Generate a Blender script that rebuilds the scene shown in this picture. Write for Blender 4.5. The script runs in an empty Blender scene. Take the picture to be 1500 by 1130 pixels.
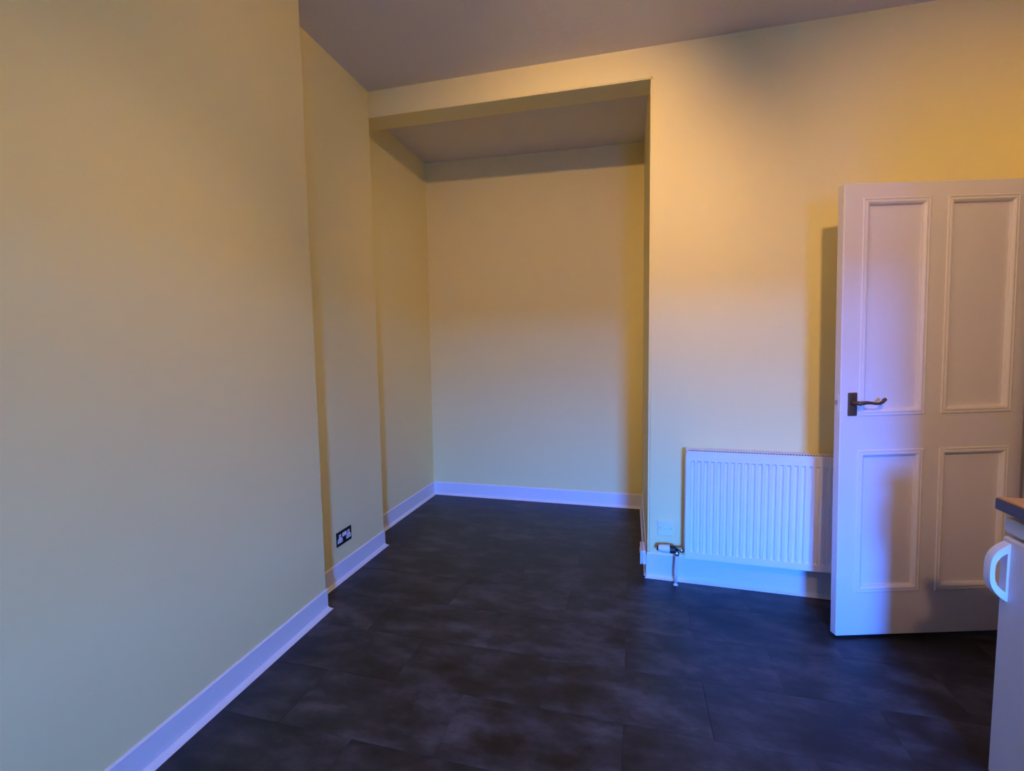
import bpy, bmesh, math, random
from mathutils import Matrix, Vector
random.seed(7)
sc = bpy.context.scene
C = sc.collection

# ------------------------------------------------------------------ camera
CAM_F, YAW, PITCH, ROLL, CAM_H = 682.17, 0.25692, 0.07491, -0.01495, 1.34941
cy, sy, cp, sp = math.cos(YAW), math.sin(YAW), math.cos(PITCH), math.sin(PITCH)
fwd = Vector((-sy * cp, cy * cp, -sp)); rt = Vector((cy, sy, 0)); up = rt.cross(fwd)
r2 = rt * math.cos(ROLL) + up * math.sin(ROLL); u2 = up * math.cos(ROLL) - rt * math.sin(ROLL)
cam_data = bpy.data.cameras.new('camera')
cam_data.sensor_fit = 'HORIZONTAL'; cam_data.sensor_width = 36.0
cam_data.lens = CAM_F * 36.0 / 1500.0
cam_data.clip_start = 0.02
cam = bpy.data.objects.new('camera', cam_data); C.objects.link(cam)
cam.matrix_world = Matrix(((r2.x, u2.x, -fwd.x, 0), (r2.y, u2.y, -fwd.y, 0), (r2.z, u2.z, -fwd.z, CAM_H), (0, 0, 0, 1)))
sc.camera = cam

# ------------------------------------------------------------------ world, exposure
SKY = (0.03, 0.19, 1.0); SKY_STRENGTH = 480.0
LAMP_COL = (1.0, 0.585, 0.275); LAMP_STRENGTH = 2300.0
world = bpy.data.worlds.new('dusk_sky'); sc.world = world; world.use_nodes = True
bg = world.node_tree.nodes['Background']
bg.inputs[0].default_value = (*SKY, 1); bg.inputs[1].default_value = SKY_STRENGTH
sc.view_settings.view_transform = 'Standard'; sc.view_settings.look = 'None'
sc.view_settings.gamma = 1.0; sc.view_settings.use_curve_mapping = False
sc.view_settings.exposure = 0.0
sc.cycles.max_bounces = 8; sc.cycles.diffuse_bounces = 5; sc.cycles.transparent_max_bounces = 8
sc.cycles.caustics_reflective = False; sc.cycles.caustics_refractive = False

# ------------------------------------------------------------------ room dimensions (metres)
X0, Y0, A0 = -1.5645, 2.0382, -0.031        # chimney breast face, its far corner, slope
X1, A1 = -1.6873, 0.0016                    # recess beside it
X2, A2 = -1.843, 0.0027                     # left side of the alcove
X3, A3 = 0.0817, -0.0082                    # right side of the alcove
YB, BW = 2.7911, -0.0276                    # back wall plane
YA, BA = 4.0225, -0.0092                    # alcove back plane
HH, HHS = 2.8815, -0.0516                   # header underside left, rise to the right
HL = -0.0278                                # ceiling slope
XR, YR = 1.735, -2.5                       # right wall, rear wall
H = 3.0
yb = lambda x: YB + BW * x
zc = lambda x: H + HL * x
x0 = lambda y: X0 + A0 * (y - Y0)
WX0, WX1, WZ0, WZ1 = 0.56, 1.30, 0.92, 2.45   # window opening in the rear wall

BZ = 1.90   # bottom edge of the added blind that cuts the window light
portal = bpy.data.lights.new('window_portal', 'AREA'); portal.shape = 'RECTANGLE'
portal.size = WX1 - WX0; portal.size_y = BZ - WZ0; portal.cycles.is_portal = True
po = bpy.data.objects.new('window_portal', portal); C.objects.link(po)
po.location = ((WX0 + WX1) / 2, YR - 0.44, (WZ0 + BZ) / 2); po.rotation_euler = (math.radians(90), 0, 0)

# ------------------------------------------------------------------ materials
def mat(name, col, rough=0.5, metal=0.0, spec=0.5, noise=None, bump=None, coat=0.0):
    m = bpy.data.materials.new(name); m.use_nodes = True
    nt = m.node_tree; b = nt.nodes['Principled BSDF']
    b.inputs['Base Color'].default_value = (*col, 1); b.inputs['Roughness'].default_value = rough
    b.inputs['Metallic'].default_value = metal; b.inputs['Specular IOR Level'].default_value = spec
    b.inputs['Coat Weight'].default_value = coat
    tc = nt.nodes.new('ShaderNodeTexCoord')
    if noise:
        scale, col2, amount = noise
        n = nt.nodes.new('ShaderNodeTexNoise'); n.inputs['Scale'].default_value = scale; n.inputs['Detail'].default_value = 5
        r = nt.nodes.new('ShaderNodeValToRGB')
        r.color_ramp.elements[0].position = 0.5 - amount; r.color_ramp.elements[1].position = 0.5 + amount
        r.color_ramp.elements[0].color = (*col2, 1); r.color_ramp.elements[1].color = (*col, 1)
        nt.links.new(tc.outputs['Object'], n.inputs['Vector']); nt.links.new(n.outputs['Fac'], r.inputs['Fac'])
        nt.links.new(r.outputs['Color'], b.inputs['Base Color'])
    if bump:
        scale, strength, dist = bump
        n = nt.nodes.new('ShaderNodeTexNoise'); n.inputs['Scale'].default_value = scale; n.inputs['Detail'].default_value = 4
        bp = nt.nodes.new('ShaderNodeBump'); bp.inputs['Strength'].default_value = strength; bp.inputs['Distance'].default_value = dist
        nt.links.new(tc.outputs['Object'], n.inputs['Vector']); nt.links.new(n.outputs['Fac'], bp.inputs['Height'])
        nt.links.new(bp.outputs['Normal'], b.inputs['Normal'])
    return m

M = {}
M['wall'] = mat('pale_yellow_paint', (0.90, 0.785, 0.37), 0.6, spec=0.3, noise=(1.6, (0.88, 0.765, 0.355), 0.25), bump=(55, 0.25, 0.002))
M['ceiling'] = mat('white_ceiling_paint', (0.70, 0.69, 0.68), 0.55, spec=0.3, bump=(28, 0.35, 0.004))
M['white'] = mat('white_gloss_paint', (0.80, 0.79, 0.78), 0.38, noise=(3, (0.77, 0.76, 0.75), 0.3), bump=(30, 0.06, 0.002))
M['door'] = mat('white_door_paint', (0.80, 0.76, 0.79), 0.42, noise=(4, (0.77, 0.73, 0.76), 0.3), bump=(45, 0.10, 0.002))
M['enamel'] = mat('white_enamel', (0.82, 0.82, 0.82), 0.35, bump=(60, 0.02, 0.001))
M['plastic'] = mat('white_plastic', (0.80, 0.80, 0.78), 0.35, bump=(80, 0.02, 0.001))
M['oldplastic'] = mat('cream_plastic', (0.80, 0.77, 0.72), 0.4, bump=(80, 0.02, 0.001))
M['chrome'] = mat('chrome', (0.75, 0.75, 0.76), 0.18, metal=1.0, noise=(20, (0.6, 0.6, 0.62), 0.3))
M['bronze'] = mat('aged_bronze', (0.20, 0.125, 0.075), 0.42, metal=0.6, noise=(40, (0.11, 0.065, 0.04), 0.25))
M['darkplate'] = mat('dark_bronze_plate', (0.035, 0.025, 0.015), 0.4, metal=0.5, noise=(60, (0.02, 0.015, 0.01), 0.3))
M['black'] = mat('black_plastic', (0.015, 0.015, 0.017), 0.5, noise=(30, (0.01, 0.01, 0.01), 0.3))
M['gasket'] = mat('dark_gasket', (0.03, 0.028, 0.028), 0.7, noise=(30, (0.02, 0.02, 0.02), 0.3))
M['innershade'] = mat('radiator_inner_shade', (0.03, 0.03, 0.035), 0.8, noise=(30, (0.02, 0.02, 0.022), 0.3))  # near-black, in place of the shade inside the radiator
M['edge'] = mat('dark_laminate_edge', (0.085, 0.072, 0.075), 0.5, noise=(25, (0.06, 0.05, 0.05), 0.3))
M['fridge'] = mat('fridge_white', (0.74, 0.73, 0.72), 0.42, noise=(8, (0.71, 0.70, 0.69), 0.3), bump=(120, 0.08, 0.001))
M['board'] = mat('cabinet_board', (0.62, 0.58, 0.52), 0.5, noise=(6, (0.58, 0.54, 0.48), 0.3))
M['render'] = mat('grey_render', (0.10, 0.10, 0.10), 0.9, noise=(2, (0.08, 0.08, 0.08), 0.3))
M['ground'] = mat('dark_ground', (0.05, 0.05, 0.045), 0.95, noise=(1, (0.035, 0.035, 0.03), 0.3))
M['joint'] = mat('floor_joint', (0.012, 0.012, 0.013), 0.7, noise=(8, (0.008, 0.008, 0.009), 0.3))

def wood_mat():
    m = mat('wood_laminate', (0.50, 0.26, 0.09), 0.6, spec=0.3)
    nt = m.node_tree; b = nt.nodes['Principled BSDF']
    tc = nt.nodes.new('ShaderNodeTexCoord'); mp = nt.nodes.new('ShaderNodeMapping'); mp.inputs['Scale'].default_value = (14, 1.2, 14)
    n = nt.nodes.new('ShaderNodeTexNoise'); n.inputs['Scale'].default_value = 3; n.inputs['Detail'].default_value = 6
    r = nt.nodes.new('ShaderNodeValToRGB')
    r.color_ramp.elements[0].color = (0.50, 0.24, 0.07, 1); r.color_ramp.elements[1].color = (0.78, 0.44, 0.16, 1)
    nt.links.new(tc.outputs['Object'], mp.inputs['Vector']); nt.links.new(mp.outputs['Vector'], n.inputs['Vector'])
    nt.links.new(n.outputs['Fac'], r.inputs['Fac']); nt.links.new(r.outputs['Color'], b.inputs['Base Color'])
    return m
M['wood'] = wood_mat()

def tile_mat():
    m = mat('slate_vinyl', (0.03, 0.028, 0.03), 0.42, spec=0.5)
    nt = m.node_tree; b = nt.nodes['Principled BSDF']; L = nt.links
    tc = nt.nodes.new('ShaderNodeTexCoord'); oi = nt.nodes.new('ShaderNodeObjectInfo')
    sc_ = nt.nodes.new('ShaderNodeVectorMath'); sc_.operation = 'SCALE'; sc_.inputs['Scale'].default_value = 1.0
    comb = nt.nodes.new('ShaderNodeCombineXYZ')
    mul = nt.nodes.new('ShaderNodeMath'); mul.operation = 'MULTIPLY'; mul.inputs[1].default_value = 83.0
    L.new(oi.outputs['Random'], mul.inputs[0]); L.new(mul.outputs[0], comb.inputs[0]); L.new(mul.outputs[0], comb.inputs[2])
    add = nt.nodes.new('ShaderNodeVectorMath'); add.operation = 'ADD'
    L.new(tc.outputs['Object'], add.inputs[0]); L.new(comb.outputs[0], add.inputs[1])
    n1 = nt.nodes.new('ShaderNodeTexNoise'); n1.inputs['Scale'].default_value = 6.0; n1.inputs['Detail'].default_value = 7; n1.inputs['Roughness'].default_value = 0.62
    mp = nt.nodes.new('ShaderNodeMapping'); mp.inputs['Scale'].default_value = (0.8, 1.5, 1)
    L.new(add.outputs[0], mp.inputs['Vector']); L.new(mp.outputs['Vector'], n1.inputs['Vector'])
    r = nt.nodes.new('ShaderNodeValToRGB')
    e = r.color_ramp.elements
    e[0].position = 0.36; e[0].color = (0.005, 0.0048, 0.005, 1)
    e[1].position = 0.70; e[1].color = (0.074, 0.068, 0.070, 1)
    x = e.new(0.5); x.color = (0.023, 0.021, 0.022, 1)
    L.new(n1.outputs['Fac'], r.inputs['Fac'])
    # tone of the single tile
    tone = nt.nodes.new('ShaderNodeMapRange'); tone.inputs['To Min'].default_value = 0.72; tone.inputs['To Max'].default_value = 1.2
    L.new(oi.outputs['Random'], tone.inputs['Value'])
    mx = nt.nodes.new('ShaderNodeVectorMath'); mx.operation = 'SCALE'
    L.new(r.outputs['Color'], mx.inputs[0]); L.new(tone.outputs[0], mx.inputs['Scale'])
    L.new(mx.outputs[0], b.inputs['Base Color'])
    rr = nt.nodes.new('ShaderNodeMapRange'); rr.inputs['To Min'].default_value = 0.36; rr.inputs['To Max'].default_value = 0.56
    L.new(n1.outputs['Fac'], rr.inputs['Value']); L.new(rr.outputs[0], b.inputs['Roughness'])
    n2 = nt.nodes.new('ShaderNodeTexNoise'); n2.inputs['Scale'].default_value = 60; n2.inputs['Detail'].default_value = 4
    L.new(add.outputs[0], n2.inputs['Vector'])
    bp = nt.nodes.new('ShaderNodeBump'); bp.inputs['Strength'].default_value = 0.25; bp.inputs['Distance'].default_value = 0.001
    L.new(n2.outputs['Fac'], bp.inputs['Height']); L.new(bp.outputs['Normal'], b.inputs['Normal'])
    return m
M['tile'] = tile_mat()

def glass_mat():
    m = bpy.data.materials.new('window_glass'); m.use_nodes = True
    nt = m.node_tree; nt.nodes.clear()
    o = nt.nodes.new('ShaderNodeOutputMaterial'); t = nt.nodes.new('ShaderNodeBsdfTransparent')
    g = nt.nodes.new('ShaderNodeBsdfGlossy'); g.inputs['Roughness'].default_value = 0.02
    f = nt.nodes.new('ShaderNodeFresnel'); f.inputs['IOR'].default_value = 1.2
    x = nt.nodes.new('ShaderNodeMixShader')
    nt.links.new(f.outputs[0], x.inputs[0]); nt.links.new(t.outputs[0], x.inputs[1]); nt.links.new(g.outputs[0], x.inputs[2])
    nt.links.new(x.outputs[0], o.inputs['Surface'])
    return m
M['glass'] = glass_mat()

def emit_mat():
    m = bpy.data.materials.new('lamp_glow'); m.use_nodes = True
    nt = m.node_tree; b = nt.nodes['Principled BSDF']
    b.inputs['Base Color'].default_value = (0.9, 0.9, 0.85, 1)
    b.inputs['Emission Color'].default_value = (*LAMP_COL, 1); b.inputs['Emission Strength'].default_value = LAMP_STRENGTH
    return m
M['lamp'] = emit_mat()

# ------------------------------------------------------------------ mesh helpers
def link(name, bm, m, parent=None, smooth=False, bevel=0.0, seg=2, loc=None, rot=None):
    bmesh.ops.recalc_face_normals(bm, faces=bm.faces[:])
    me = bpy.data.meshes.new(name); bm.to_mesh(me); bm.free()
    me.materials.append(M[m] if isinstance(m, str) else m)
    if smooth:
        for p in me.polygons: p.use_smooth = True
    o = bpy.data.objects.new(name, me); C.objects.link(o)
    if parent: o.parent = parent
    if loc: o.location = loc
    if rot: o.rotation_euler = rot
    if bevel > 0:
        md = o.modifiers.new('bevel', 'BEVEL'); md.width = bevel; md.segments = seg; md.limit_method = 'ANGLE'; md.angle_limit = math.radians(40)
        if not smooth:
            for p in me.polygons: p.use_smooth = True
            w = o.modifiers.new('wn', 'WEIGHTED_NORMAL'); w.keep_sharp = True
    return o
def box(bm, a, b):
    x0_, y0_, z0_ = a; x1_, y1_, z1_ = b
    v = [bm.verts.new(p) for p in ((x0_, y0_, z0_), (x1_, y0_, z0_), (x1_, y1_, z0_), (x0_, y1_, z0_), (x0_, y0_, z1_), (x1_, y0_, z1_), (x1_, y1_, z1_), (x0_, y1_, z1_))]
    for f in ((0, 3, 2, 1), (4, 5, 6, 7), (0, 1, 5, 4), (1, 2, 6, 5), (2, 3, 7, 6), (3, 0, 4, 7)): bm.faces.new([v[i] for i in f])
    return v
def prism(bm, pts, z0_, z1_):
    """footprint polygon extruded; z0_, z1_ numbers or functions of (x, y)"""
    g = lambda z, p: z(p[0], p[1]) if callable(z) else z
    lo = [bm.verts.new((p[0], p[1], g(z0_, p))) for p in pts]; hi = [bm.verts.new((p[0], p[1], g(z1_, p))) for p in pts]
    bm.faces.new(lo[::-1]); bm.faces.new(hi)
    n = len(pts)
    for i in range(n): bm.faces.new((lo[i], lo[(i + 1) % n], hi[(i + 1) % n], hi[i]))
def tube(bm, path, radius, seg=12, cap=True, flat=1.0, wide=None):
    """round (or flattened) tube along a list of points; radius number or list"""
    path = [Vector(p) for p in path]; rings = []
    prev = None
    for i, p in enumerate(path):
        d = (path[min(i + 1, len(path) - 1)] - path[max(i - 1, 0)]).normalized()
        ref = wide if wide is not None else (Vector((0, 0, 1)) if abs(d.z) < 0.9 else Vector((1, 0, 0)))
        a = (ref - d * ref.dot(d)).normalized() if prev is None or wide is not None else (prev - d * prev.dot(d)).normalized()
        prev = a; b_ = d.cross(a)
        r = radius[i] if isinstance(radius, (list, tuple)) else radius
        rings.append([bm.verts.new(p + a * math.cos(t) * r + b_ * math.sin(t) * r * flat) for t in (2 * math.pi * k / seg for k in range(seg))])
    for A, B in zip(rings, rings[1:]):
        for k in range(seg): bm.faces.new((A[k], A[(k + 1) % seg], B[(k + 1) % seg], B[k]))
    if cap: bm.faces.new(rings[0][::-1]); bm.faces.new(rings[-1])
def lathe(bm, prof, axis='Z', origin=(0, 0, 0), seg=28):
    """prof: list of (t along axis, radius)"""
    o = Vector(origin); rings = []
    ax = {'X': (Vector((1, 0, 0)), Vector((0, 1, 0)), Vector((0, 0, 1))), 'Y': (Vector((0, 1, 0)), Vector((0, 0, 1)), Vector((1, 0, 0))), 'Z': (Vector((0, 0, 1)), Vector((1, 0, 0)), Vector((0, 1, 0)))}[axis]
    for t, r in prof:
        rings.append([bm.verts.new(o + ax[0] * t + (ax[1] * math.cos(q) + ax[2] * math.sin(q)) * max(r, 1e-5)) for q in (2 * math.pi * k / seg for k in range(seg))])
    for A, B in zip(rings, rings[1:]):
        for k in range(seg): bm.faces.new((A[k], A[(k + 1) % seg], B[(k + 1) % seg], B[k]))
    bm.faces.new(rings[0][::-1]); bm.faces.new(rings[-1])
def struct(o, label, cat=None):
    o['kind'] = 'structure'; o['label'] = label
    if cat: o['category'] = cat
    return o
def empty(name, loc, rz=0.0, label=None, cat=None, rx=0.0):
    o = bpy.data.objects.new(name, None); C.objects.link(o); o.location = loc; o.rotation_euler = (rx, 0, rz)
    o.empty_display_size = 0.1
    if label: o['label'] = label
    if cat: o['category'] = cat
    return o

# ------------------------------------------------------------------ room shell
TOP = 3.2
zt = lambda x, y: zc(x)
XO = -2.15
x1 = lambda y: X1 + A1 * (y - YB)
XL2, XR3 = X2 + A2 * (YA - YB), X3 + A3 * (YA - YB)
YAL = YA; YAR = YA + BA * (XR3 - XL2)

bm = bmesh.new(); prism(bm, [(XO, YR), (x0(YR), YR), (X0, Y0), (XO, Y0)], 0, TOP)
struct(link('wall_left', bm, 'wall', bevel=0.006), 'pale yellow chimney breast wall nearest the camera on the left', 'wall')
bm = bmesh.new(); prism(bm, [(XO, Y0), (x1(Y0), Y0), (X1, yb(X1)), (XO, yb(X1))], 0, TOP)
struct(link('wall_recess', bm, 'wall', bevel=0.004), 'narrow pale yellow recessed wall carrying the dark double socket', 'wall')
bm = bmesh.new(); prism(bm, [(XO, yb(X1)), (X2, yb(X1)), (XL2, YAL), (XO, YAL)], 0, TOP)
struct(link('wall_alcove_left', bm, 'wall'), 'pale yellow left side wall inside the alcove', 'wall')
bm = bmesh.new(); prism(bm, [(XO, YAL), (XL2, YAL), (XR3, YAR), (XR3 + 0.05, YAR), (XR3 + 0.05, YAL + 0.2), (XO, YAL + 0.2)], 0, TOP)
struct(link('wall_alcove_back', bm, 'wall'), 'pale yellow back wall of the deep alcove', 'wall')
HT = 0.17   # header thickness
zh = lambda x, y: HH + HHS * (x - X1) / (X3 - X1)
def bevel_edges(bm, test, off, seg):
    bm.edges.ensure_lookup_table()
    bmesh.ops.bevel(bm, geom=[e for e in bm.edges if test(*[q.co for q in e.verts])], offset=off, segments=seg, affect='EDGES', clamp_overlap=True)
near = lambda p, x, y: abs(p.x - x) < 1e-5 and abs(p.y - y) < 1e-5
bm = bmesh.new(); ft = [(X3, yb(X3)), (XR + 0.15, yb(XR + 0.15)), (XR + 0.15, YA + 0.2), (XR3, YA + 0.2), (XR3, YAR)]
levels = [0.0, zh(X3, 0), TOP]
rows = [[bm.verts.new((p[0], p[1], z)) for p in ft] for z in levels]
bm.faces.new(rows[0][::-1]); bm.faces.new(rows[-1])
for A, B in zip(rows, rows[1:]):
    for i in range(5): bm.faces.new((A[i], A[(i + 1) % 5], B[(i + 1) % 5], B[i]))
bevel_edges(bm, lambda p, q: near(p, *ft[0]) and near(q, *ft[0]) and max(p.z, q.z) < TOP - 0.01, 0.012, 4)
struct(link('wall_back', bm, 'wall'), 'pale yellow back wall behind the radiator and open door', 'wall')
bm = bmesh.new(); fh = [(X2 - 0.02, yb(X1) + 0.0), (X1, yb(X1)), (X3, yb(X3)), (X3, yb(X3) + HT), (X2 - 0.02, yb(X1) + HT)]
prism(bm, fh, zh, TOP)
bevel_edges(bm, lambda p, q: p.z < 2.95 and q.z < 2.95 and max(p.y - yb(p.x), q.y - yb(q.x)) < 0.02 and abs(p.x - q.x) > 0.5, 0.008, 3)
struct(link('wall_header', bm, 'wall'), 'pale yellow header beam across the top of the alcove opening', 'wall')

# rear wall with the window opening
W0, W1 = YR - 0.60, YR      # outer and inner face
bm = bmesh.new()
box(bm, (XO, W0, 0), (WX0, W1, TOP)); box(bm, (WX1, W0, 0), (XR + 0.15, W1, TOP))
box(bm, (WX0, W0, 0), (WX1, W1, WZ0)); box(bm, (WX0, W0, WZ1), (WX1, W1, TOP))
struct(link('wall_rear', bm, 'wall'), 'pale yellow wall behind the camera with the kitchen window', 'wall')
# right wall with the doorway
DY0, DY1, DZ = 1.745, 2.60, 2.07
bm = bmesh.new()
box(bm, (XR, YR, 0), (XR + 0.15, DY0, TOP)); box(bm, (XR, DY1, 0), (XR + 0.15, yb(XR) + 0.001, TOP)); box(bm, (XR, DY0, DZ), (XR + 0.15, DY1, TOP))
struct(link('wall_right', bm, 'wall'), 'pale yellow right wall with the doorway beside the kitchen units', 'wall')
# ceiling (one sloping slab over room and alcove)
bm = bmesh.new()
v = []
for (x, y) in ((XO, W0), (XR + 0.15, W0), (XR + 0.15, YA + 0.2), (XO, YA + 0.2)): v.append((x, y))
prism(bm, v, lambda x, y: zc(x), lambda x, y: TOP + 0.06)
struct(link('ceiling', bm, 'ceiling'), 'off white lightly textured ceiling', 'ceiling')

# floor slab and vinyl tiles
bm = bmesh.new(); box(bm, (XO, W0, -0.16), (XR + 0.15, YA + 0.2, -0.0035))
floor = struct(link('floor', bm, 'joint'), 'dark slate look vinyl tile floor in staggered rows', 'floor')
TW, TH = 0.612, 0.293
bm = bmesh.new(); g = 0.0002
vv = box(bm, (-TW / 2 + g, -TH / 2 + g, -0.0030), (TW / 2 - g, TH / 2 - g, 0.0))
bmesh.ops.bevel(bm, geom=[e for e in bm.edges if all(abs(q.co.z) < 1e-6 for q in e.verts)], offset=0.0004, segments=1, affect='EDGES')
tile0 = link('floor_tile', bm, 'tile', floor)
first = True
j = 0
Yrow = 1.63 - TH * 15
def inside(x, y):
    return (YR - 0.14 < y < yb(0) + 0.15 and -2.1 < x < XR + 0.25) or (yb(0) - 0.1 <= y < YA + 0.13 and -2.1 < x < X3 + 0.28)
for j in range(0, 25):
    yc = Yrow + TH * (j + 0.5)
    off = -0.645 if (j % 2 == 0) else -0.34
    for i in range(-3, 5):
        xcn = off + TW * (i + 0.5)
        if not inside(xcn, yc): continue
        if first: t = tile0; first = False
        else: t = tile0.copy(); C.objects.link(t); t.parent = floor
        t.location = (xcn, yc, random.uniform(-0.00025, 0.0))

# skirting boards with a small floor bead
def skirting(name, a, b, nrm, h, label, th=0.008, bead=0.022, ext0=0.0, ext1=0.0):
    a = Vector((a[0], a[1], 0)); b = Vector((b[0], b[1], 0)); n = Vector((nrm[0], nrm[1], 0)).normalized()
    d = (b - a).normalized()
    bm = bmesh.new()
    prof = [(0, 0), (th, 0), (th, h - 0.006), (th * 0.4, h), (0, h)]
    A = [bm.verts.new(a + n * p + Vector((0, 0, z))) for p, z in prof]; B = [bm.verts.new(b + n * p + Vector((0, 0, z))) for p, z in prof]
    for k in range(len(prof)): bm.faces.new((A[k], A[(k + 1) % len(prof)], B[(k + 1) % len(prof)], B[k]))
    bm.faces.new(A[::-1]); bm.faces.new(B)
    o = struct(link(name, bm, 'white'), label, 'skirting board')
    bm = bmesh.new()
    prof = [(th, 0), (th + bead, 0), (th + bead, 0.002), (th + bead * 0.45, 0.007), (th, 0.017)]
    A = [bm.verts.new(a - d * ext0 * (p - th) / bead + n * p + Vector((0, 0, z))) for p, z in prof]
    B = [bm.verts.new(b + d * ext1 * (p - th) / bead + n * p + Vector((0, 0, z))) for p, z in prof]
    for k in range(len(prof)): bm.faces.new((A[k], A[(k + 1) % len(prof)], B[(k + 1) % len(prof)], B[k]))
    bm.faces.new(A[::-1]); bm.faces.new(B)
    link('floor_bead', bm, 'white', o)
    return o
skirting('baseboard_left', (x0(YR), YR), (X0, Y0), (1, 0.03), 0.112, 'white skirting board along the chimney breast wall on the left', ext1=0.012)
skirting('baseboard_recess', (x1(Y0), Y0), (X1, yb(X1)), (1, 0), 0.112, 'white skirting board below the dark double socket', ext1=0.012)
skirting('baseboard_alcove_left', (X2, yb(X1)), (XL2, YAL), (1, 0), 0.12, 'white skirting board on the left side of the alcove')
skirting('baseboard_alcove_back', (XL2, YAL), (XR3, YAR), (0, -1), 0.12, 'white skirting board across the back of the alcove')
skirting('baseboard_alcove_right', (XR3, YAR), (X3, yb(X3)), (-1, 0), 0.13, 'white skirting board on the right side of the alcove, seen edge on', bead=0.012)
skirting('baseboard_back', (X3 - 0.004, yb(X3)), (XR, yb(XR)), (0, -1), 0.148, 'white skirting board below the radiator', ext0=0.012)

# ------------------------------------------------------------------ window behind the camera, outside
win = empty('window_1', ((WX0 + WX1) / 2, YR - 0.54, WZ0)); struct(win, 'white sash window behind the camera over the kitchen', 'window')
ww, wh = WX1 - WX0, WZ1 - WZ0
bm = bmesh.new()
for a, b in (((-ww / 2, -0.04, 0), (-ww / 2 + 0.045, 0.04, wh)), ((ww / 2 - 0.045, -0.04, 0), (ww / 2, 0.04, wh)), ((-ww / 2, -0.04, 0), (ww / 2, 0.04, 0.06)), ((-ww / 2, -0.04, wh - 0.05), (ww / 2, 0.04, wh)), ((-ww / 2, -0.03, wh * 0.5 - 0.02), (ww / 2, 0.03, wh * 0.5 + 0.02))):
    box(bm, a, b)
link('window_frame', bm, 'white', win)
for k in range(2):
    bm = bmesh.new(); z = 0.06 + k * (wh * 0.5 - 0.04)
    box(bm, (-ww / 2 + 0.045, -0.003, z), (ww / 2 - 0.045, 0.003, z + wh * 0.5 - 0.08 + (0.03 if k else 0)))
    link('pane', bm, 'glass', win)
bm = bmesh.new(); box(bm, (-ww / 2 + 0.001, 0.04, 0.0005), (ww / 2 - 0.001, 0.56, 0.004))
link('window_sill', bm, 'white', win, bevel=0.004)
bm = bmesh.new(); box(bm, (-40, -60, -3.2), (40, W0 - 0.01, -3.0))
struct(link('ground_outside', bm, 'ground'), 'dark ground outside the window', 'ground')
bm = bmesh.new(); box(bm, (-30, -18.0, -3.0), (30, -12.5, 2.15))
struct(link('building_outside', bm, 'render'), 'dark neighbouring building outside the window', 'building')

# unseen blind, put in to cut off light from the upper window
bl = empty('added_blind', ((WX0 + WX1) / 2, YR - 0.47, BZ), label='cream roller blind behind the camera, added to cut the light from the upper window', cat='blind')
bm = bmesh.new(); box(bm, (-ww / 2 + 0.001, -0.001, 0.02), (ww / 2 - 0.001, 0.001, WZ1 - BZ - 0.02)); link('fabric', bm, 'board', bl)
bm = bmesh.new(); box(bm, (-ww / 2 + 0.001, -0.006, 0.0), (ww / 2 - 0.001, 0.006, 0.022)); link('bottom_bar', bm, 'board', bl)
bm = bmesh.new(); lathe(bm, [(-ww / 2 + 0.001, 0.02), (ww / 2 - 0.001, 0.02)], 'X', (0, 0, WZ1 - BZ - 0.021), 16); link('roller_tube', bm, 'board', bl)

# doorway lining, architrave and hall beyond
tr = empty('trim_1', (XR, DY0, 0)); struct(tr, 'white painted door frame on the right wall', 'door frame')
bm = bmesh.new(); DW = DY1 - DY0
for a, b in (((-0.018, -0.09, 0), (0.0, 0.0, DZ + 0.09)), ((-0.018, DW, 0), (0.0, DW + 0.075, DZ + 0.09)), ((-0.018, 0, DZ), (0.0, DW, DZ + 0.09))): box(bm, a, b)
link('architrave', bm, 'white', tr, bevel=0.004)
bm = bmesh.new()
for a, b in (((0.0, 0.0, 0), (0.15, 0.02, DZ)), ((0.0, DW - 0.015, 0), (0.15, DW, DZ)), ((0.0, 0.02, DZ - 0.02), (0.15, DW - 0.015, DZ))): box(bm, a, b)
link('jamb_lining', bm, 'white', tr)
bm = bmesh.new()
hx0, hx1, hy0, hy1 = XR + 0.15, XR + 1.5, 1.2, 3.2
box(bm, (hx0, hy0 - 0.1, -0.16), (hx1 + 0.1, hy1 + 0.1, -0.0035)); box(bm, (hx1, hy0, 0), (hx1 + 0.1, hy1, 2.7))
box(bm, (hx0, hy0 - 0.1, 0), (hx1 + 0.1, hy0, 2.7)); box(bm, (hx0, hy1, 0), (hx1 + 0.1, hy1 + 0.1, 2.7)); box(bm, (hx0, hy0 - 0.1, 2.7), (hx1 + 0.1, hy1 + 0.1, 2.8))
struct(link('wall_hall', bm, 'board'), 'unlit hallway beyond the door opening', 'wall')

# ------------------------------------------------------------------ ceiling lamp (just above the picture)
LX, LY = 0.04, 1.35
LZ = zc(LX)
lamp = empty('ceiling_lamp', (LX, LY, LZ), label='white ceiling spotlight fitting with a swivel head, a second head added to warm the left wall and a small bare bulb', cat='lamp')
bm = bmesh.new(); lathe(bm, [(0.002, 0.06), (-0.014, 0.06), (-0.024, 0.045), (-0.028, 0.008)]); link('ceiling_plate', bm, 'plastic', lamp, smooth=True)
bm = bmesh.new(); lathe(bm, [(-0.026, 0.010), (-0.105, 0.010), (-0.118, 0.012), (-0.142, 0.010)]); link('bulb_holder', bm, 'plastic', lamp, smooth=True)
bm = bmesh.new(); lathe(bm, [(-0.140 - 0.014 * (1 - math.cos(math.pi * k / 10)), 0.014 * math.sin(math.pi * k / 10)) for k in range(11)], seg=16); link('bulb', bm, 'lamp', lamp, smooth=True)
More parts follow.
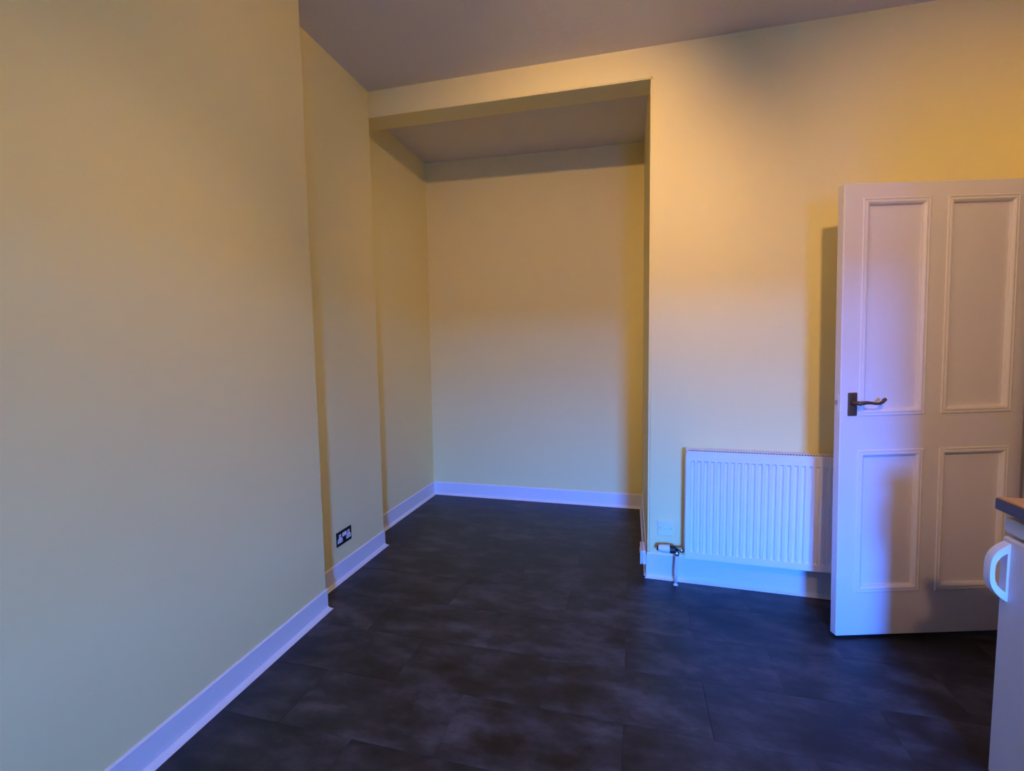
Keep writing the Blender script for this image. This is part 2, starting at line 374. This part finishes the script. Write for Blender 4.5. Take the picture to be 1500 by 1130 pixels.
def spot_head(parent, off, aim, watts, angle, soft=0.012, size=1.0):
    """a swivel head on a fitting, with its own light just in front of its mouth"""
    d = Vector(aim).normalized(); p = Vector(off)
    bm = bmesh.new()
    tube(bm, [p - d * 0.075, p - d * 0.068, p - d * 0.02, p], [0.012 * size, 0.020 * size, 0.026 * size, 0.028 * size], 18)
    hd_ = link('spot_head', bm, 'plastic', parent, smooth=True)
    bm = bmesh.new()
    tube(bm, [(off[0] * 0.5, off[1] * 0.5, -0.016), (off[0] * 0.8, off[1] * 0.8, off[2] * 0.6), tuple(p - d * 0.05)], 0.005, 8)
    link('swivel_arm', bm, 'plastic', hd_, smooth=True)
    L = bpy.data.lights.new('spot_light', 'SPOT'); L.energy = watts; L.color = LAMP_COL
    L.spot_size = math.radians(angle); L.spot_blend = 1.0; L.shadow_soft_size = soft
    o = bpy.data.objects.new('spot_light', L); C.objects.link(o); o.parent = parent
    o.location = p + d * (0.004 + soft); o.rotation_euler = d.to_track_quat('-Z', 'Y').to_euler()
spot_head(lamp, (0.00, 0.07, -0.155), (-0.75, 2.6, -1.25), 70.0, 94)
spot_head(lamp, (-0.07, -0.03, -0.155), (-1.6, -0.35, -2.7), 34.0, 86)  # extra head, added only to warm the lower left wall
lamp2 = empty('ceiling_spotlight', (0.25, -0.9, zc(0.25)), label='small white ceiling spotlight behind the camera aimed at the open door', cat='lamp')
bm = bmesh.new(); lathe(bm, [(0.002, 0.05), (-0.014, 0.05), (-0.022, 0.038), (-0.026, 0.008)]); link('ceiling_plate', bm, 'plastic', lamp2, smooth=True)
spot_head(lamp2, (0.03, 0.04, -0.12), (1.17, 3.45, -1.32), 215.0, 50, 0.07, 2.6)

# ------------------------------------------------------------------ panelled door
DOOR_W, DOOR_H, DT = 0.825, 2.035, 0.04
door = empty('panel_door', (0.907, 2.366, 0.010), math.radians(14.97))
door.name = 'door_1'
door.rotation_euler = (0, math.radians(-1.05), math.radians(14.97))
struct(door, 'white four panel door standing open with a bronze lever handle', 'door')
PZ = [(0.205, 0.868), (1.022, 1.972)]; PX = [(0.082, 0.378), (0.449, 0.765)]
def slab():
    bm = bmesh.new()
    MI = 0.030  # panel opening is this far inside the moulding's outer line
    xs = [0, PX[0][0] + MI, PX[0][1] - MI, PX[1][0] + MI, PX[1][1] - MI, DOOR_W]
    zs = [0, PZ[0][0] + MI, PZ[0][1] - MI, PZ[1][0] + MI, PZ[1][1] - MI, DOOR_H]
    # stiles and rails as a single frame: solid grid cells except the four openings
    vs = {}
    def V(i, k, y):
        if (i, k, y) not in vs: vs[(i, k, y)] = bm.verts.new((xs[i], y, zs[k]))
        return vs[(i, k, y)]
    hole = lambda i, k: i in (1, 3) and k in (1, 3)
    for i in range(5):
        for k in range(5):
            if hole(i, k): continue
            for y in (0.0, DT): bm.faces.new((V(i, k, y), V(i + 1, k, y), V(i + 1, k + 1, y), V(i, k + 1, y)))
            for (di, dk, e) in ((-1, 0, ((i, k), (i, k + 1))), (1, 0, ((i + 1, k), (i + 1, k + 1))), (0, -1, ((i, k), (i + 1, k))), (0, 1, ((i, k + 1), (i + 1, k + 1)))):
                a_, b_ = i + di, k + dk
                if a_ < 0 or a_ > 4 or b_ < 0 or b_ > 4 or hole(a_, b_):
                    (p, q), (r_, s_) = e
                    bm.faces.new((V(p, q, 0.0), V(r_, s_, 0.0), V(r_, s_, DT), V(p, q, DT)))
    return bm
link('frame', slab(), 'door', door, bevel=0.005, seg=3)
MP = [(0.0, -0.002), (0.0005, 0.0025), (0.003, 0.004), (0.008, 0.004), (0.0095, 0.0012), (0.0125, 0.0012), (0.014, 0.004), (0.020, 0.0045), (0.025, 0.0015), (0.030, -0.005), (0.032, -0.013)]
for (za, zb) in PZ:
    for (xa, xb) in PX:
        bm = bmesh.new(); box(bm, (xa + 0.031, 0.013, za + 0.031), (xb - 0.031, DT - 0.013, zb - 0.031))
        pan = link('panel', bm, 'door', door)
        for side in (1, -1):
            bm = bmesh.new(); rings = []
            for (u, w) in MP:
                y = -w if side == 1 else DT + w
                rings.append([bm.verts.new(q) for q in ((xa + u, y, za + u), (xb - u, y, za + u), (xb - u, y, zb - u), (xa + u, y, zb - u))])
            for A, B in zip(rings, rings[1:]):
                for k in range(4): bm.faces.new((A[k], A[(k + 1) % 4], B[(k + 1) % 4], B[k]))
            link('moulding', bm, 'door', pan)
hx = 0.052; hz = 1.078
bm = bmesh.new(); box(bm, (hx - 0.020, -0.007, hz - 0.052), (hx + 0.020, 0.0, hz + 0.052))
hp = link('handle', bm, 'bronze', door, bevel=0.003); hp['label'] = 'aged bronze lever handle on a rectangular back plate'
bm = bmesh.new()
lathe(bm, [(-0.004, 0.013), (-0.014, 0.011), (-0.03, 0.009), (-0.052, 0.010), (-0.056, 0.006)], 'Y', (hx, 0, hz + 0.008), 16)
zz = hz + 0.008
path = [(hx - 0.004, -0.047, zz), (hx + 0.012, -0.048, zz + 0.001), (hx + 0.03, -0.049, zz + 0.003), (hx + 0.05, -0.049, zz + 0.001), (hx + 0.07, -0.048, zz - 0.003), (hx + 0.088, -0.047, zz - 0.003), (hx + 0.1, -0.046, zz + 0.003), (hx + 0.107, -0.045, zz + 0.011), (hx + 0.112, -0.044, zz + 0.014), (hx + 0.117, -0.044, zz + 0.011)]
tube(bm, path, [0.009, 0.009, 0.0075, 0.006, 0.0055, 0.006, 0.007, 0.008, 0.008, 0.005], 12)
link('lever', bm, 'bronze', hp, smooth=True)
bm = bmesh.new()
for s in (-1, 1): lathe(bm, [(-0.0072, 0.004), (-0.0085, 0.003), (-0.0086, 0.0005)], 'Y', (hx, 0, hz + s * 0.043), 10)
link('screw', bm, 'bronze', hp)
bm = bmesh.new(); box(bm, (-0.0015, 0.010, hz - 0.035), (0.002, 0.031, hz + 0.045)); lp = link('latch_plate', bm, 'white', door)
bm = bmesh.new(); prism(bm, [(-0.011, 0.014), (-0.0015, 0.014), (-0.0015, 0.027), (-0.004, 0.027)], hz - 0.002, hz + 0.018); link('latch_bolt', bm, 'chrome', lp)
for z in (0.25, 1.75):
    bm = bmesh.new(); lathe(bm, [(z - 0.04, 0.007), (z + 0.04, 0.007)], 'Z', (DOOR_W + 0.004, DT - 0.002, 0), 10); link('hinge', bm, 'white', door)

# ------------------------------------------------------------------ radiator
RX0, RL = 0.278, 1.0
RYF = yb(RX0) - 0.115      # front face at the left end
rad = empty('radiator', (RX0, RYF, 0), math.atan(BW), label='white ribbed panel radiator with top grille, partly behind the open door', cat='radiator')
RZ0, RZ1 = 0.183, 0.785
def flutes(name, y_front, direction, m):
    """pressed steel panel: recessed vertical flutes; direction +1 recess goes +y"""
    bm = bmesh.new()
    pitch = 0.0333; n = 29; first = 0.030 + 0.004
    cols = [(0.0, 0), (0.0165, 0)]
    for k in range(n):
        c = first + 0.0 + k * pitch
        cols += [(c - 0.0105, 0), (c - 0.0065, 1), (c + 0.0065, 1), (c + 0.0105, 0)]
    cols += [(RL - 0.0145, 0), (RL, 0)]
    d = 0.011
    rows = [(RZ0, 0), (RZ0 + 0.012, 0), (RZ0 + 0.034, 0), (RZ0 + 0.042, 1), (RZ1 - 0.058, 1), (RZ1 - 0.050, 0), (RZ1 - 0.012, 0), (RZ1 - 0.004, 0)]
    grid = [[bm.verts.new((x, y_front + direction * d * (cr * rr), z)) for (x, cr) in cols] for (z, rr) in rows]
    for a, b in zip(grid, grid[1:]):
        for i in range(len(cols) - 1): bm.faces.new((a[i], a[i + 1], b[i + 1], b[i]))
    # rolled edges: return backwards along all four sides
    ret = 0.016 * direction
    edge = [grid[0][i] for i in range(len(cols))] + [grid[r][-1] for r in range(1, len(rows))] + [grid[-1][i] for i in range(len(cols) - 2, -1, -1)] + [grid[r][0] for r in range(len(rows) - 2, 0, -1)]
    back = [bm.verts.new((v_.co.x, v_.co.y + ret, v_.co.z)) for v_ in edge]
    for i in range(len(edge)): bm.faces.new((edge[i], edge[(i + 1) % len(edge)], back[(i + 1) % len(edge)], back[i]))
    return link(name, bm, m, rad)
flutes('front_panel', 0.0, 1, 'enamel')
flutes('back_panel', 0.092, -1, 'enamel')
bm = bmesh.new(); box(bm, (0.006, 0.0165, RZ0 + 0.03), (RL - 0.006, 0.0755, RZ1 - 0.003)); link('convector_shade_core', bm, 'innershade', rad)  # solid dark core just under the bars, colour standing in for shade in the gaps
for xs_ in (-0.0012, RL - 0.001):
    bm = bmesh.new(); box(bm, (xs_, 0.006, RZ0 + 0.025), (xs_ + 0.0022, 0.090, RZ1 + 0.003)); link('side_panel', bm, 'enamel', rad)
bm = bmesh.new()
gz = RZ1 + 0.003
for a, b in (((0.0, -0.001, gz - 0.008), (RL, 0.007, gz)), ((0.0, 0.087, gz - 0.004), (RL, 0.093, gz - 0.001)), ((0.0, 0.007, gz - 0.008), (0.014, 0.087, gz)), ((RL - 0.014, 0.007, gz - 0.008), (RL, 0.087, gz)), ((0.014, 0.045, gz - 0.004), (RL - 0.014, 0.049, gz))): box(bm, a, b)
nb = 74
for k in range(nb):
    x = 0.02 + (RL - 0.04) * k / (nb - 1)
    # slanted bar across the grille
    v0 = [bm.verts.new(p) for p in ((x - 0.0016, 0.007, gz - 0.001), (x + 0.0016, 0.007, gz - 0.001), (x + 0.0096, 0.087, gz - 0.001), (x + 0.0064, 0.087, gz - 0.001))]
    v1 = [bm.verts.new((q.co.x, q.co.y, gz - 0.004)) for q in v0]
    bm.faces.new(v0); bm.faces.new(v1[::-1])
    for i in range(4): bm.faces.new((v0[i], v0[(i + 1) % 4], v1[(i + 1) % 4], v1[i]))
link('top_grille', bm, 'enamel', rad)
for xb in (0.15, 0.85):
    bm = bmesh.new(); box(bm, (xb, 0.094, 0.25), (xb + 0.03, 0.114, 0.72)); link('wall_bracket', bm, 'enamel', rad)
# valve, in the radiator's frame
vz, vy = 0.207, 0.045
bm = bmesh.new(); lathe(bm, [(-0.046, 0.0115), (-0.022, 0.0115), (-0.020, 0.015), (-0.008, 0.015), (-0.006, 0.010), (0.012, 0.010)], 'X', (0, vy, vz), 20)
lathe(bm, [(-0.032, 0.013), (-0.030, 0.0145), (-0.014, 0.0145), (-0.010, 0.010), (0.0, 0.010)], 'Z', (-0.040, vy, vz), 20)
valve = link('valve', bm, 'chrome', rad, smooth=True)
bm = bmesh.new(); lathe(bm, [(-0.078, 0.0195), (-0.076, 0.023), (-0.048, 0.021), (-0.046, 0.016), (-0.044, 0.012)], 'X', (0, vy, vz), 24); link('grip_ring', bm, 'black', valve, smooth=False, bevel=0.001)
bm = bmesh.new(); lathe(bm, [(-0.144, 0.010), (-0.140, 0.0165), (-0.132, 0.0200), (-0.084, 0.0245), (-0.079, 0.0245), (-0.077, 0.020)], 'X', (0, vy, vz), 28); vh = link('valve_head', bm, 'plastic', valve, smooth=False, bevel=0.0015); vh['label'] = 'white thermostatic valve head'
bm = bmesh.new(); lathe(bm, [(-0.149, 0.010), (-0.146, 0.0145), (-0.139, 0.0158)], 'X', (0, vy, vz), 24); link('valve_cap', bm, 'black', valve)
bm = bmesh.new(); tube(bm, [(-0.040, vy, vz - 0.030), (-0.042, vy, 0.14), (-0.046, vy, 0.08), (-0.044, vy, 0.012)], 0.0075, 14); link('pipe', bm, 'white', rad, smooth=True)
bm = bmesh.new(); lathe(bm, [(0.0005, 0.014), (0.003, 0.014), (0.010, 0.0085)], 'Z', (-0.044, vy, 0), 18); link('pipe_collar', bm, 'white', rad, smooth=True)

# ------------------------------------------------------------------ electrical plates
# dark double socket on the recess wall: local x runs along the wall, -y out of it
sock = empty('double_socket', (x1(2.38), 2.380, 0.250), math.radians(90), label='dark bronze double socket with white inserts on the recess wall', cat='socket')
bm = bmesh.new(); box(bm, (-0.073, -0.005, -0.043), (0.073, 0.0, 0.043)); link('face_plate', bm, 'darkplate', sock, bevel=0.002)
for s in (-1, 1):
    bm = bmesh.new()
    pts = [(-0.023, -0.024), (0.023, -0.024), (0.023, -0.006), (0.010, 0.008), (0.010, 0.026), (-0.010, 0.026), (-0.010, 0.008), (-0.023, -0.006)]
    pts = [(px_ + s * 0.042, pz_) for px_, pz_ in pts]
    lo = [bm.verts.new((p, -0.0045, q)) for p, q in pts]; hi = [bm.verts.new((p, -0.0065, q)) for p, q in pts]
    bm.faces.new(lo); bm.faces.new(hi[::-1])
    for i in range(8): bm.faces.new((lo[i], lo[(i + 1) % 8], hi[(i + 1) % 8], hi[i]))
    ins = link('socket_insert', bm, 'plastic', sock)
    bm = bmesh.new(); c = s * 0.042
    box(bm, (c - 0.002, -0.0072, 0.010), (c + 0.002, -0.0064, 0.018)); link('pin_hole', bm, 'black', ins)
    for q in (-0.011, 0.011):
        bm = bmesh.new(); box(bm, (c + q - 0.0035, -0.0072, -0.014), (c + q + 0.0035, -0.0064, -0.010)); link('pin_hole', bm, 'black', ins)
    bm = bmesh.new(); box(bm, (s * 0.0105 - 0.0095, -0.0085, 0.004), (s * 0.0105 + 0.0095, -0.004, 0.027)); link('rocker_switch', bm, 'plastic', sock, bevel=0.0015)
for s in (-1, 1):
    bm = bmesh.new(); lathe(bm, [(-0.0048, 0.003), (-0.006, 0.0025), (-0.0061, 0.0005)], 'Y', (s * 0.0605 if False else s * 0.068, 0, 0.0), 10); link('screw', bm, 'bronze', sock)

# white blanking plate by the radiator
sp_ = empty('wall_plate', (0.180, yb(0.180), 0.304), math.atan(BW), label='small square white outlet plate on the wall left of the radiator', cat='wall plate')
bm = bmesh.new(); box(bm, (-0.043, -0.009, -0.043), (0.043, 0.0, 0.043)); link('face_plate', bm, 'plastic', sp_, bevel=0.003)
bm = bmesh.new(); box(bm, (-0.012, -0.0105, -0.008), (0.012, -0.0085, 0.008)); link('fuse_holder', bm, 'oldplastic', sp_, bevel=0.001)
for s in (-1, 1):
    bm = bmesh.new(); lathe(bm, [(-0.0088, 0.0036), (-0.0100, 0.003), (-0.0101, 0.0005)], 'Y', (s * 0.030, 0, 0), 12); link('screw', bm, 'chrome', sp_)

# surface-mounted outlet on the alcove's right return, seen edge on
sb = empty('surface_socket', (X3 - 0.0085, 2.858, 0.110), math.radians(-90), label='white surface mounted socket box low on the right side of the alcove, seen edge on', cat='socket')
bm = bmesh.new(); box(bm, (-0.073, -0.024, -0.043), (0.073, 0.0, 0.043)); link('back_box', bm, 'oldplastic', sb, bevel=0.010, seg=4)
bm = bmesh.new(); box(bm, (-0.072, -0.033, -0.042), (0.072, -0.0245, 0.042)); link('face_plate', bm, 'plastic', sb, bevel=0.006, seg=3)
for s in (-1, 1):
    bm = bmesh.new(); box(bm, (s * 0.010 - 0.008, -0.0365, 0.006), (s * 0.010 + 0.008, -0.032, 0.026)); link('rocker_switch', bm, 'plastic', sb, bevel=0.0015)
    bm = bmesh.new()
    box(bm, (s * 0.042 - 0.002, -0.0336, 0.006), (s * 0.042 + 0.002, -0.0325, 0.014)); link('pin_hole', bm, 'black', sb)
    for q in (-0.011, 0.011):
        bm = bmesh.new(); box(bm, (s * 0.042 + q - 0.0035, -0.0336, -0.018), (s * 0.042 + q + 0.0035, -0.0325, -0.014)); link('pin_hole', bm, 'black', sb)

# ------------------------------------------------------------------ kitchen run on the right
FX, FY1, FY0 = 1.080, 1.700, 1.150
fr = empty('refrigerator', (FX, (FY0 + FY1) / 2, 0), label='white under counter refrigerator with a loop handle beside the open door', cat='refrigerator')
w2 = (FY1 - FY0) / 2
bm = bmesh.new(); box(bm, (0.055, -w2 + 0.002, 0.03), (0.60, w2 - 0.002, 0.826)); link('body', bm, 'fridge', fr, bevel=0.004)
bm = bmesh.new(); box(bm, (0.002, -w2, 0.782), (0.056, w2, 0.829)); link('top_trim', bm, 'fridge', fr, bevel=0.007, seg=3)
bm = bmesh.new(); box(bm, (0.040, -w2 + 0.008, 0.06), (0.056, w2 - 0.008, 0.785)); link('gasket', bm, 'gasket', fr)
bm = bmesh.new(); box(bm, (0.0, -w2, 0.010), (0.041, w2, 0.772)); fd = link('door', bm, 'fridge', fr, bevel=0.008, seg=3)
bm = bmesh.new(); hz0, hz1 = 0.578, 0.757
hy = w2 - 0.022
n = 22; outer = []; inner = []
zm = (hz0 + hz1) / 2; hh = (hz1 - hz0) / 2
rings = []
for k in range(n + 1):
    t = -1 + 2 * k / n
    z = zm + hh * math.sin(t * math.pi / 2) * 1.0
    dep = 0.046 * (1 - abs(math.sin(t * math.pi / 2)) ** 3.2)
    rings.append((-dep, z))
for k in range(n + 1):
    xo, zo = rings[k]
    t = -1 + 2 * k / n
    zi = zm + (hh - 0.020) * math.sin(t * math.pi / 2)
    xi = -max(0.0, (0.046 * (1 - abs(math.sin(t * math.pi / 2)) ** 3.2)) - 0.012) + 0.0
    a = [bm.verts.new((xo, hy - 0.014, zo)), bm.verts.new((xo - 0.002 * (1 - abs(t)), hy, zo)), bm.verts.new((xo, hy + 0.014, zo)), bm.verts.new((min(xi, 0.002), hy + 0.014, zi)), bm.verts.new((min(xi, 0.002), hy - 0.014, zi))]
    rings[k] = a
for A, B in zip(rings, rings[1:]):
    for i in range(5): bm.faces.new((A[i], A[(i + 1) % 5], B[(i + 1) % 5], B[i]))
bm.faces.new(rings[0][::-1]); bm.faces.new(rings[-1])
box(bm, (-0.006, hy - 0.0139, hz0 + 0.004), (0.003, hy + 0.0139, hz1 - 0.004))
hd = link('handle', bm, 'plastic', fd, bevel=0.003, seg=2); hd['label'] = 'white plastic loop handle'
bm = bmesh.new(); box(bm, (0.045, -w2 + 0.01, 0.006), (0.07, w2 - 0.01, 0.029)); link('kick_plate', bm, 'gasket', fr)
for yy in (-w2 + 0.05, w2 - 0.05):
    for xx in (0.09, 0.55):
        bm = bmesh.new(); lathe(bm, [(0.0, 0.016), (0.006, 0.018), (0.032, 0.012)], 'Z', (xx, yy, 0), 12); link('foot', bm, 'black', fr)
# continuous worktop
TY0, TY1 = 0.545, 1.145          # unseen tall unit, added to block window light from the door
wt = empty('worktop', (1.058, 0, 0.850), label='wood effect kitchen worktop with a dark front edge above the refrigerator', cat='worktop')
bm = bmesh.new(); box(bm, (0, TY1 + 0.002, 0), (XR - 1.058, FY1 + 0.002, 0.034)); link('core_edge', bm, 'edge', wt, bevel=0.003)
bm = bmesh.new(); box(bm, (0.003, TY1 + 0.003, 0.0342), (XR - 1.058, FY1 - 0.001, 0.0372)); link('top_surface', bm, 'wood', wt)
# unit nearer the camera, out of view, put in to block light over the worktop
def unit(name, y_a, y_b, h, label, splits):
    cb = empty(name, (1.10, (y_a + y_b) / 2, 0), label=label, cat='cabinet')
    wq = (y_b - y_a) / 2
    bm = bmesh.new(); box(bm, (0.02, -wq, 0.10), (0.60, wq, h)); link('body', bm, 'board', cb)
    bm = bmesh.new(); box(bm, (0.06, -wq, 0.0), (0.58, wq, 0.10)); link('plinth', bm, 'board', cb)
    for za, zb in zip(splits, splits[1:]):
        bm = bmesh.new(); box(bm, (0.0, -wq + 0.002, za), (0.0195, wq - 0.002, zb - 0.004)); cd = link('door', bm, 'fridge', cb, bevel=0.003)
        zq = (zb - 0.07) if za < 0.5 else za + 0.12
        bm = bmesh.new(); tube(bm, [(0.0, -0.06, zq), (-0.025, -0.055, zq), (-0.028, 0.0, zq), (-0.025, 0.055, zq), (0.0, 0.06, zq)], 0.005, 8); link('handle', bm, 'chrome', cd, smooth=True)
unit('added_tall_cabinet', TY0, TY1, 2.15, 'tall cream cabinet out of view, added to keep window light off the door', [0.105, 1.2, 2.15])
